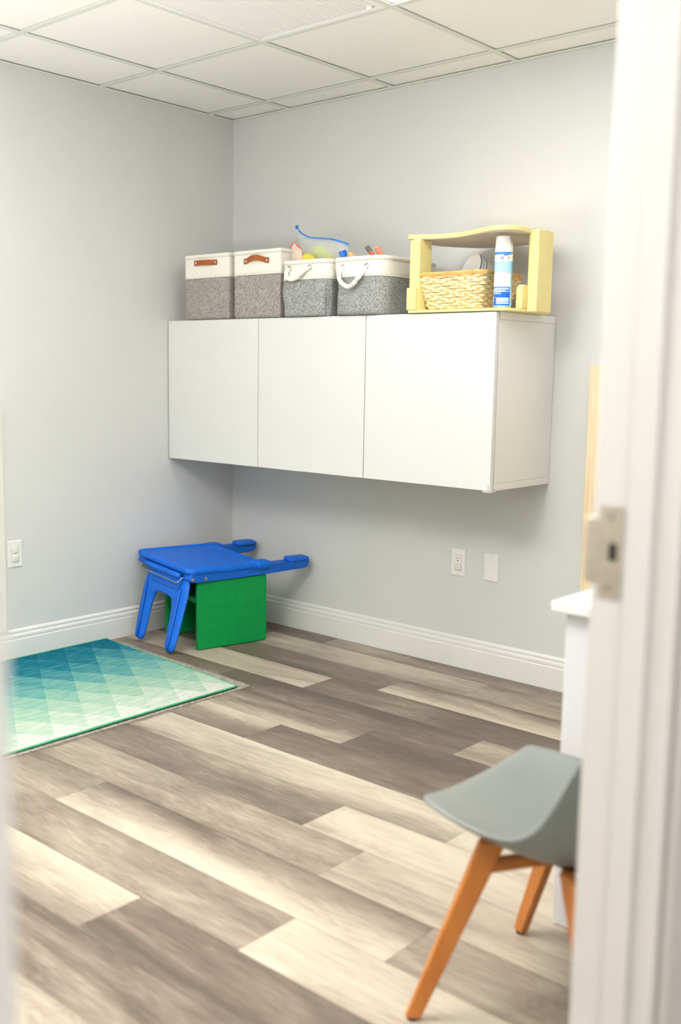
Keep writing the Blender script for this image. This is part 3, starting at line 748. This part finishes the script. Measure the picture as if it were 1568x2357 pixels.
bm = paint_lathe(lambda z: cr, .004, .188, fn2, 240, 150, a0=R(-140), a1=R(220))
obj('label', bm, M['can'], t, smooth=True)
bm = bmesh.new(); lathe(bm, [(.0005, 0), (.029, 0), (.0315, .002), (.0322, .004), (.0315, .0042)], n=48); obj('base_rim', bm, M['steel'], t, smooth=True)
bm = bmesh.new(); lathe(bm, [(.0318, .188), (.0322, .189), (.0315, .1915), (.0312, .192)], n=48); obj('collar', bm, M['zipblue'], t, smooth=True)
bm = bmesh.new(); ccap = [(.0314, .1922), (.0316, .194), (.0306, .215), (.0288, .244), (.0278, .2475), (.0262, .2478), (.0255, .243), (.0250, .215), (.0005, .214)]
lathe(bm, ccap, n=64)
for v_ in bm.verts:   # scooped notch in the cap on the room side
    a = math.atan2(v_.co.y, v_.co.x); d = abs((a-R(20)+PI) % (2*PI)-PI)
    if v_.co.z > .22 and d < .62 and (v_.co.x**2+v_.co.y**2) > .0006: v_.co.z -= .026*math.cos(d/.62*PI/2)**.6*min(1, (v_.co.z-.22)/.02)
obj('cap', bm, M['whiteplastic'], t, smooth=True)
bm = bmesh.new(); cyl(bm, (0, 0, .214), (0, 0, .226), .006); bx(bm, -.008, .008, -.005, .005, .226, .232); obj('nozzle', bm, M['whiteplastic'], t)

# stack of foam bowls tilted in the wicker basket
t = thing('bowl_stack', 'tilted stack of white foam bowls in blue wrap inside the wicker basket', 'bowls', (1.585, -.20, 1.612))
MT = Vector((-.34, -.82, .30)).to_track_quat('Z', 'Y').to_matrix().to_4x4()
for k_ in range(4):
    bm = bmesh.new(); z = .045-.012*k_
    lathe(bm, [(.0005, z-.046), (.030, z-.046), (.037, z-.040), (.056, z), (.060, z+.001), (.061, z-.001), (.058, z-.003), (.039, z-.0425), (.031, z-.049), (.0005, z-.049)], n=48, M=MT)
    obj('bowl', bm, M['foam'], t, smooth=True)
bm = paint_lathe(lambda z: .046+.014*(z+.03)/.07, -.03, .040, lambda u, v: (190, 224, 246) if (int(v*26) % 4 == 0) else (238, 246, 252), 60, 26, MT)
obj('wrapper', bm, M['cuplabel'], t, smooth=True)

# ---------------------------------------------------------------- blue tray table and green cube chair in the corner
Q = Vector((.448, -.668, .372)); ey = Vector((.205, .979, -.010)).normalized(); ex = Vector((-.99, .098, .080)).normalized(); ez = Vector((0, 0, 1))
def T3(a, b_, c): return ex*b_+ey*a+ez*c      # a towards the back wall, b towards the left wall
LA, LB = .395, .432
t = thing('activity_table', 'blue plastic play table with splayed front legs and two long arms', 'table', Q)
def tray():
    bm = bmesh.new()
    def rr_(off, z, r_): return [T3(p.x, p.y, z) for p in rring(LA/2, LB/2, LA/2-off, LB/2-off, r_, 0, n=6, side=2)]
    loft(bm, [rr_(.014, -.034, .02), rr_(.003, -.026, .03), rr_(0, -.016, .032), rr_(.001, -.006, .032), rr_(.006, -.0012, .028), rr_(.012, 0, .024), rr_(.018, -.0015, .02), rr_(.024, -.006, .016), rr_(.030, -.0075, .012), rr_(.05, -.0078, .008)])
    return bm
obj('tray_top', tray(), M['blue'], t, smooth=True)
def rail(b0, b1, alen, mirror):
    bm = bmesh.new()
    pts = [(.012, -.034), (.004, -.048), (.016, -.060), (.04, -.063), (.20, -.062), (.38, -.058), (alen-.03, -.048), (alen-.012, -.043), (alen-.002, -.030), (alen, -.014), (alen-.002, -.012), (.405, -.012), (.405, -.020), (.02, -.02)]
    loft(bm, [[T3(a, b_, c) for a, c in pts] for b_ in (b0, b1)])
    return bm
obj('side_rail', rail(.006, .056, .640, 0), M['blue2'], t, bevel=.004)
obj('side_rail', rail(LB-.062, LB-.012, .612, 1), M['blue2'], t, bevel=.004)
for b0, al in ((.006, .640), (LB-.066, .612)):
    bm = bmesh.new(); rings = []
    for z, of in ((-.014, .0), (-.002, -.001), (.003, .003), (.004, .008)):
        rings.append([T3(p.x, p.y, z) for p in rring(al-.052, b0+.027, .055-of, .031-of, .016, 0, n=5, side=1)])
    loft(bm, rings); obj('arm_pad', bm, M['blue'], t, smooth=True)
# hump where the tray meets the rail at the back corners
for b0 in (.03, LB-.035):
    bm = bmesh.new(); rings = []
    for z, of in ((-.03, 0), (-.006, 0), (.001, .004), (.003, .010)):
        rings.append([T3(p.x, p.y, z) for p in rring(LA-.01, b0, .042-of, .034-of, .018, 0, n=5, side=1)])
    loft(bm, rings); obj('corner_hump', bm, M['blue'], t, smooth=True)
obj('cross_bar', loft_bar := (lambda: (lambda bm: (loft(bm, [[T3(a, b_, c) for a, c in ((.02, -.05), (.045, -.05), (.045, -.03), (.02, -.03))] for b_ in (.05, LB-.06)]), bm)[1])(bmesh.new()))(), M['blue2'], t)
# leg frame: one moulded A-frame, inverted U
def legframe():
    bm = bmesh.new()
    foot = {0: Vector((.398, -.742, 0)), 1: Vector((.122, -.690, 0))}
    A = T3(.030, 0, -.046)+Q      # top line of the frame
    def P3(b_, s, off):
        top = A+ex*b_; bot = Vector((foot[0].x+(foot[1].x-foot[0].x)*(b_-.064)/(.334-.064), foot[0].y+(foot[1].y-foot[0].y)*(b_-.064)/(.334-.064), .012))
        p = top.lerp(bot, s); n_ = Vector((-.13, -.96, .12)).normalized()
        return p+n_*off-Q
    # rows down the frame: s, outer near, inner near, inner far, outer far
    rows_ = [(0, .030, .15, .24, .345), (.10, .022, .14, .25, .352), (.24, .014, .145, .250, .364), (.315, .014, .148, .246, .370), (.37, .015, .134, .264, .372), (.45, .016, .122, .276, .374), (.70, .018, .116, .280, .376), (.88, .020, .112, .284, .374), (.96, .026, .106, .290, .368), (1.0, .040, .092, .304, .354)]
    G = {}
    for o_i, off in enumerate((-.014, .016)):
        for i, r_ in enumerate(rows_):
            for j in range(4): G[o_i, i, j] = bm.verts.new(P3(r_[j+1], r_[0], off*(1 if i < 9 else .5)))
    n = len(rows_)
    def q(*k): bm.faces.new([G[x] for x in k])
    for i in range(n-1):
        for j in (0, 1, 2):
            if j == 1 and i >= 3: continue
            q((1, i, j), (1, i, j+1), (1, i+1, j+1), (1, i+1, j)); q((0, i, j), (0, i+1, j), (0, i+1, j+1), (0, i, j+1))
        q((0, i, 0), (1, i, 0), (1, i+1, 0), (0, i+1, 0)); q((1, i, 3), (0, i, 3), (0, i+1, 3), (1, i+1, 3))
        if i >= 3: q((1, i, 1), (0, i, 1), (0, i+1, 1), (1, i+1, 1)); q((0, i, 2), (1, i, 2), (1, i+1, 2), (0, i+1, 2))
    for j in (0, 1, 2): q((0, 0, j), (0, 0, j+1), (1, 0, j+1), (1, 0, j))
    for j in (0, 2): q((1, n-1, j), (1, n-1, j+1), (0, n-1, j+1), (0, n-1, j))
    q((1, 3, 1), (1, 3, 2), (0, 3, 2), (0, 3, 1))
    return bm, P3
bm, P3 = legframe()
lf = obj('leg_frame', bm, M['blue'], t, smooth=True)
sb = lf.modifiers.new('sub', 'SUBSURF'); sb.levels = 2; sb.render_levels = 2
# raised rib down each leg, and the panel
for b0, b1 in ((.066, .068), (.331, .322)):
    bm = bmesh.new(); rings = []
    for s, w_ in ((.16, .003), (.24, .008), (.5, .011), (.8, .011), (.93, .008), (.96, .003)):
        b_ = b0+(b1-b0)*0+(.064-b0 if b0 < .2 else .334-b0)*s
        rings.append([P3(b_-w_, s, .0165), P3(b_-w_*.6, s, .023), P3(b_+w_*.6, s, .023), P3(b_+w_, s, .0165)])
    loft(bm, rings); obj('rib', bm, M['blue2'], lf, bevel=.002)
bm = bmesh.new(); loft(bm, [[P3(b_, s, o_) for b_, s in ((.06, .02), (.31, .02), (.29, .20), (.08, .20))] for o_ in (.012, .0215)]); obj('hinge_panel', bm, M['blue2'], lf, bevel=.004)
bm = bmesh.new(); tube(bm, [P3(.15, .13, .0225), P3(.19, .145, .0228), P3(.225, .13, .0225)], .0012, 5); tube(bm, [P3(.215, .085, .0225), P3(.21, .12, .0225), P3(.225, .15, .0225)], .0012, 5); obj('moulded_mark', bm, M['blue'], lf)
# hinge barrel and wire latch
bm = bmesh.new(); tube(bm, [T3(.004, .075, -.046), T3(.004, .12, -.046), T3(.004, .30, -.046), T3(.004, .35, -.046)], .014, 14); obj('hinge_barrel', bm, M['blue'], t, smooth=True)
bm = bmesh.new(); tube(bm, spline([T3(.012, .052, -.050), T3(-.004, .056, -.050), T3(-.012, .060, -.062), T3(-.020, .066, -.070), T3(-.020, .10, -.070), T3(-.018, .32, -.068), T3(-.016, .355, -.066), T3(-.006, .365, -.058), T3(.004, .372, -.052)], 6), .0024, 8); obj('wire_latch', bm, M['steel'], t, smooth=True)
for a in (.020, .085):
    bm = bmesh.new(); c = T3(a, .006, -.048); n_ = Vector((.979, -.205, 0))
    cyl(bm, c, c+n_*.003, .0085, .0075, 20); cyl(bm, c+n_*.003, c+n_*.0055, .004, .003, 12); obj('bolt', bm, M['steel'], t, smooth=False)

# green cube chair
g = thing('cube_chair', 'green plastic cube chair standing beneath the blue play table', 'chair', (.440, -.612, 0), math.atan2(.345, .082))
LG, GW, GH = .353, .335, .309
def gpanel(y0, y1):
    bm = bmesh.new()
    loft(bm, [[Vector((p.x, y, p.y)) for p in rring(LG/2, GH/2+.001, LG/2-o_, GH/2-o_, .010, 0, n=4, side=1)] for y, o_ in ((y0, .004), (y0+.004, 0), (y1-.004, 0), (y1, .004))]); return bm
obj('side_panel', gpanel(0, .026), M['green'], g, smooth=False, bevel=.001)
obj('side_panel', gpanel(GW-.026, GW), M['green'], g, smooth=False, bevel=.001)
obj('seat', box(.006, LG-.02, .0265, GW-.0265, .205, .232), M['green'], g, bevel=.006)
obj('backrest', box(LG-.032, LG-.006, .0265, GW-.0265, .012, .30), M['green'], g, bevel=.006)

# ---------------------------------------------------------------- rug and pad
def quadslab(pts, z0, z1, nx=40, ny=60, wob=.0, curl=None):
    bm = bmesh.new(); A, B, C, Dd = [Vector((x, y, 0)) for x, y in pts]
    def P(u, v): return A.lerp(B, u).lerp(Dd.lerp(C, u), v)
    top = [[None]*(ny+1) for _ in range(nx+1)]; bot = [[None]*(ny+1) for _ in range(nx+1)]
    for i in range(nx+1):
        for j in range(ny+1):
            p = P(i/nx, j/ny); h = wob*(.5+.5*noise.noise(Vector((p.x*3, p.y*3, 1))))
            edge = 1 if i == nx else 0
            if wob: p = p+Vector((noise.noise(Vector((p.y*6, 3, 0)))*.003*(i/nx), noise.noise(Vector((p.x*6, 3, 0)))*.003, 0))
            top[i][j] = bm.verts.new((p.x, p.y, z1+h)); bot[i][j] = bm.verts.new((p.x, p.y, z0+h*.9))
    for i in range(nx):
        for j in range(ny):
            bm.faces.new((top[i][j], top[i+1][j], top[i+1][j+1], top[i][j+1])); bm.faces.new((bot[i][j], bot[i][j+1], bot[i+1][j+1], bot[i+1][j]))
    for i in range(nx):
        for j in (0, ny): bm.faces.new((top[i][j], top[i+1][j], bot[i+1][j], bot[i][j]))
    for j in range(ny):
        for i in (0, nx): bm.faces.new((top[i][j], top[i][j+1], bot[i][j+1], bot[i][j]))
    loop = [top[i][0].co.copy() for i in range(nx+1)]+[top[nx][j].co.copy() for j in range(1, ny+1)]+[top[i][ny].co.copy() for i in range(nx-1, -1, -1)]+[top[0][j].co.copy() for j in range(ny-1, 0, -1)]
    return bm, loop
bm, _ = quadslab([(.052, -.764), (.985, -.812), (.992, -2.36), (.05, -2.36)], .0005, .0045)
tag(obj('rug_pad', bm, M['pad']), 'grey felt rug pad sticking out from under the teal rug', 'rug pad')
bm, loop = quadslab([(.024, -.800), (.968, -.872), (.972, -2.34), (.024, -2.34)], .0062, .0120, wob=.004)
rg = tag(obj('area_rug', bm, M['rug'], smooth=False), 'teal to white ombre rug with a diamond pattern and green edge', 'rug')
bm = bmesh.new(); tube(bm, [p+Vector((0, 0, -.0022)) for p in loop], .0038, 6, closed=True); obj('edge_binding', bm, M['binding'], rg, smooth=True); rg.children[-1]['label'] = 'green stitched edge'

# ---------------------------------------------------------------- outlets
def plate_on(name, label, loc, rotz, kind):
    t = thing(name, label, 'outlet' if kind != 'blank' else 'wall plate', loc, rotz)
    w_, h_ = .070, .114     # local: x along the wall, -y out of the wall
    bm = bmesh.new(); loft(bm, [[Vector((p.x, y, p.y)) for p in rring(0, 0, w_/2-o_, h_/2-o_, .003, 0, n=3, side=0)] for y, o_ in ((-.0004, 0), (-.0028, 0), (-.0055, .004))]); obj('cover_plate', bm, M['plate'], t, smooth=False)
    for z in ((.0485, -.0485) if kind != 'blank' else (.042, -.042)):
        bm = bmesh.new(); cyl(bm, (0, -.0055, z), (0, -.0066, z), .0032, .0028, 14); bx(bm, -.0004, .0004, -.0068, -.0064, z-.0026, z+.0026); obj('screw', bm, M['cap'], t)
    if kind != 'blank':
        bm = bmesh.new(); loft(bm, [[Vector((p.x, y, p.y)) for p in rring(0, 0, .0168-o_, .0336-o_, .003, 0, n=3, side=0)] for y, o_ in ((-.0055, -.0006), (-.0062, 0), (-.0068, .0006))]); rc = obj('receptacle', bm, M['plate'], t)
        bm = box(-.0175, .0175, -.00575, -.0053, -.0343, .0343); obj('reveal_line', bm, M['dark'], t)
        if kind == 'half':
            bm = box(-.0068, -.0048, -.0071, -.0066, .015, .0235); bx(bm, .0045, .0063, -.0071, -.0066, .0155, .0225); cyl(bm, (0, -.0066, .0085), (0, -.0071, .0085), .0026, n=12); obj('slots', bm, M['dark'], rc)
        for z in ((.0175, -.0175) if kind == 'full' else (-.0175,)):
            bm = bmesh.new(); N = 28
            def ring_(r_, y): return [Vector((max(-.0165*r_/.018, min(.0165*r_/.018, r_*math.cos(2*PI*k/N)*1.05)), y, z+max(-r_*.86, min(r_*.86, r_*math.sin(2*PI*k/N))))) for k in range(N)]
            loft(bm, [ring_(.018, -.0068), ring_(.018, -.0092), ring_(.0165, -.0105), ring_(.010, -.0110)]); obj('safety_cap', bm, M['cap'], t, smooth=True)
    return t
plate_on('wall_outlet', 'white outlet with two safety caps on the left wall', (0, -1.238, .455), R(90), 'full')
plate_on('wall_outlet', 'white outlet with one safety cap under the wall cabinets', (1.3925, 0, .447), 0, 'half')
plate_on('blank_plate', 'blank white wall plate right of the outlet under the cabinets', (1.5555, 0, .447), 0, 'blank')

# pale panel on the left wall at the edge of view
t = thing('wall_panel', 'pale off-white panel on the left wall, left of the outlet', 'panel', (0, -1.29, .134))
obj('board', box(.0005, .016, -.70, 0, 0, .92), M['panelw'], t, bevel=.001)
bm = box(.016, .019, -.70, 0, .905, .92)
for z in (.78, .52, .26, 0): bx(bm, .016, .019, -.70, 0, z, z+.012)
obj('batten', bm, M['panelw'], t)

# ---------------------------------------------------------------- wood board, desk, chair on the right
t = thing('plywood_sheet', 'pale wood grained sheet standing against the back wall beside the desk', 'wood sheet', (1.981, -.020, .001))
obj('face_board', box(0, .60, -.024, 0, 0, 1.268), M['pine'], t, bevel=.0015)
bm = bmesh.new(); bx(bm, .002, .598, 0, .0015, .005, 1.26); obj('backing', bm, M['panelw'], t)

t = thing('desk', 'white desk with an overhanging white top beside the grey chair', 'desk', (2.740, -1.600, 0))
obj('desk_top', box(0, XR-2.740-.004, 0, 1.12, .728, .750), M['counter'], t, bevel=.002)
obj('end_panel', box(.022, XR-2.740-.018, .030, .048, .002, .7275), M['desk'], t, bevel=.001)
obj('end_panel', box(.022, XR-2.740-.018, 1.07, 1.088, .002, .7275), M['desk'], t, bevel=.001)
obj('front_panel', box(.022, .038, .0485, .42, .002, .7275), M['desk'], t, bevel=.001)
obj('back_panel', box(XR-2.740-.036, XR-2.740-.020, .0485, 1.0695, .30, .7275), M['desk'], t, bevel=.001)

CC = Vector((2.935, -1.842, 0))
t = thing('shell_chair', 'grey plastic shell chair on splayed orange wooden legs beside the desk', 'chair', CC)
prof_ = [  # centre x, centre z, edge x, edge z, half width
 (-.222, .412, -.208, .436, .190), (-.205, .412, -.195, .433, .202), (-.16, .392, -.165, .430, .213), (-.10, .366, -.115, .427, .222), (-.04, .347, -.065, .424, .228), (.02, .340, -.02, .426, .231),
 (.08, .342, .015, .432, .232), (.125, .364, .050, .450, .230), (.16, .425, .075, .492, .217), (.182, .49, .105, .552, .216), (.198, .57, .14, .625, .212), (.210, .65, .172, .69, .204), (.222, .73, .205, .745, .180), (.230, .785, .222, .775, .12), (.232, .80, .230, .792, .05)]
bm = bmesh.new(); nu = 20; grid = []
for cxp, cz, exp_, ez_, hw_ in prof_:
    row = []
    for i in range(nu+1):
        u = -1+2*i/nu; k_ = abs(u)**2.3
        row.append(bm.verts.new((cxp+(exp_-cxp)*k_, hw_*math.sin(u*PI/2*.999)*(1) if False else hw_*u*(1-.0*u*u), cz+(ez_-cz)*k_)))
    grid.append(row)
for a, b_ in zip(grid[:-1], grid[1:]):
    for i in range(nu): bm.faces.new((a[i], a[i+1], b_[i+1], b_[i]))
sh = obj('shell', bm, M['shell'], t, smooth=True)
sm = sh.modifiers.new('solid', 'SOLIDIFY'); sm.thickness = .011; sm.offset = -1 if False else 0
ss = sh.modifiers.new('sub', 'SUBSURF'); ss.levels = 1; ss.render_levels = 2
def chair_leg(top, foot, w0, w1):
    top, foot = Vector(top), Vector(foot); d = (foot-top); n = 8; bm = bmesh.new(); rings = []
    out = Vector((d.x, d.y, 0)).normalized(); sd = Vector((-out.y, out.x, 0))
    for s in (0, .1, .5, 1):
        w_ = w0+(w1-w0)*s; th = .024+(.020-.024)*s; c = top.lerp(foot, s)
        rings.append([c+out*w_*.5*a+sd*th*.5*q for a, q in ((-1, -1), (1, -1), (1, 1), (-1, 1))])
    loft(bm, rings); return bm
tops = [(-.080, -.140, .370), (-.080, .140, .370), (.088, -.145, .358), (.088, .145, .358)]
feet = [(-.192, -.225, .005), (-.205, .188, .005), (.210, -.215, .005), (.210, .188, .005)]
for a, b_ in zip(tops, feet):
    l_ = obj('leg', chair_leg(a, b_, .050, .030), M['beech'], t, bevel=.004)
    bm = bmesh.new(); cyl(bm, (b_[0], b_[1], .0004), (b_[0], b_[1], .0055), .010, n=16); obj('foot_pad', bm, M['foot'], l_)
for k_, s in enumerate((-1, 1)):
    Mx = Matrix.Rotation(math.atan2(s*.145, .088), 4, 'Z')
    obj('cross_brace', box(-.165, .165, -.012, .012, 0.306+.002*k_, .331, M=Mx), M['beech'], t, bevel=.003)
bm = bmesh.new()
for p in ((-.06, -.05), (.06, -.05), (-.06, .05), (.06, .05)): cyl(bm, (p[0], p[1], .3270), (p[0], p[1], .342), .014, n=14)
bx(bm, -.07, .07, -.07, .07, .3265, .3315); obj('mount_plate', bm, M['foot'], t)
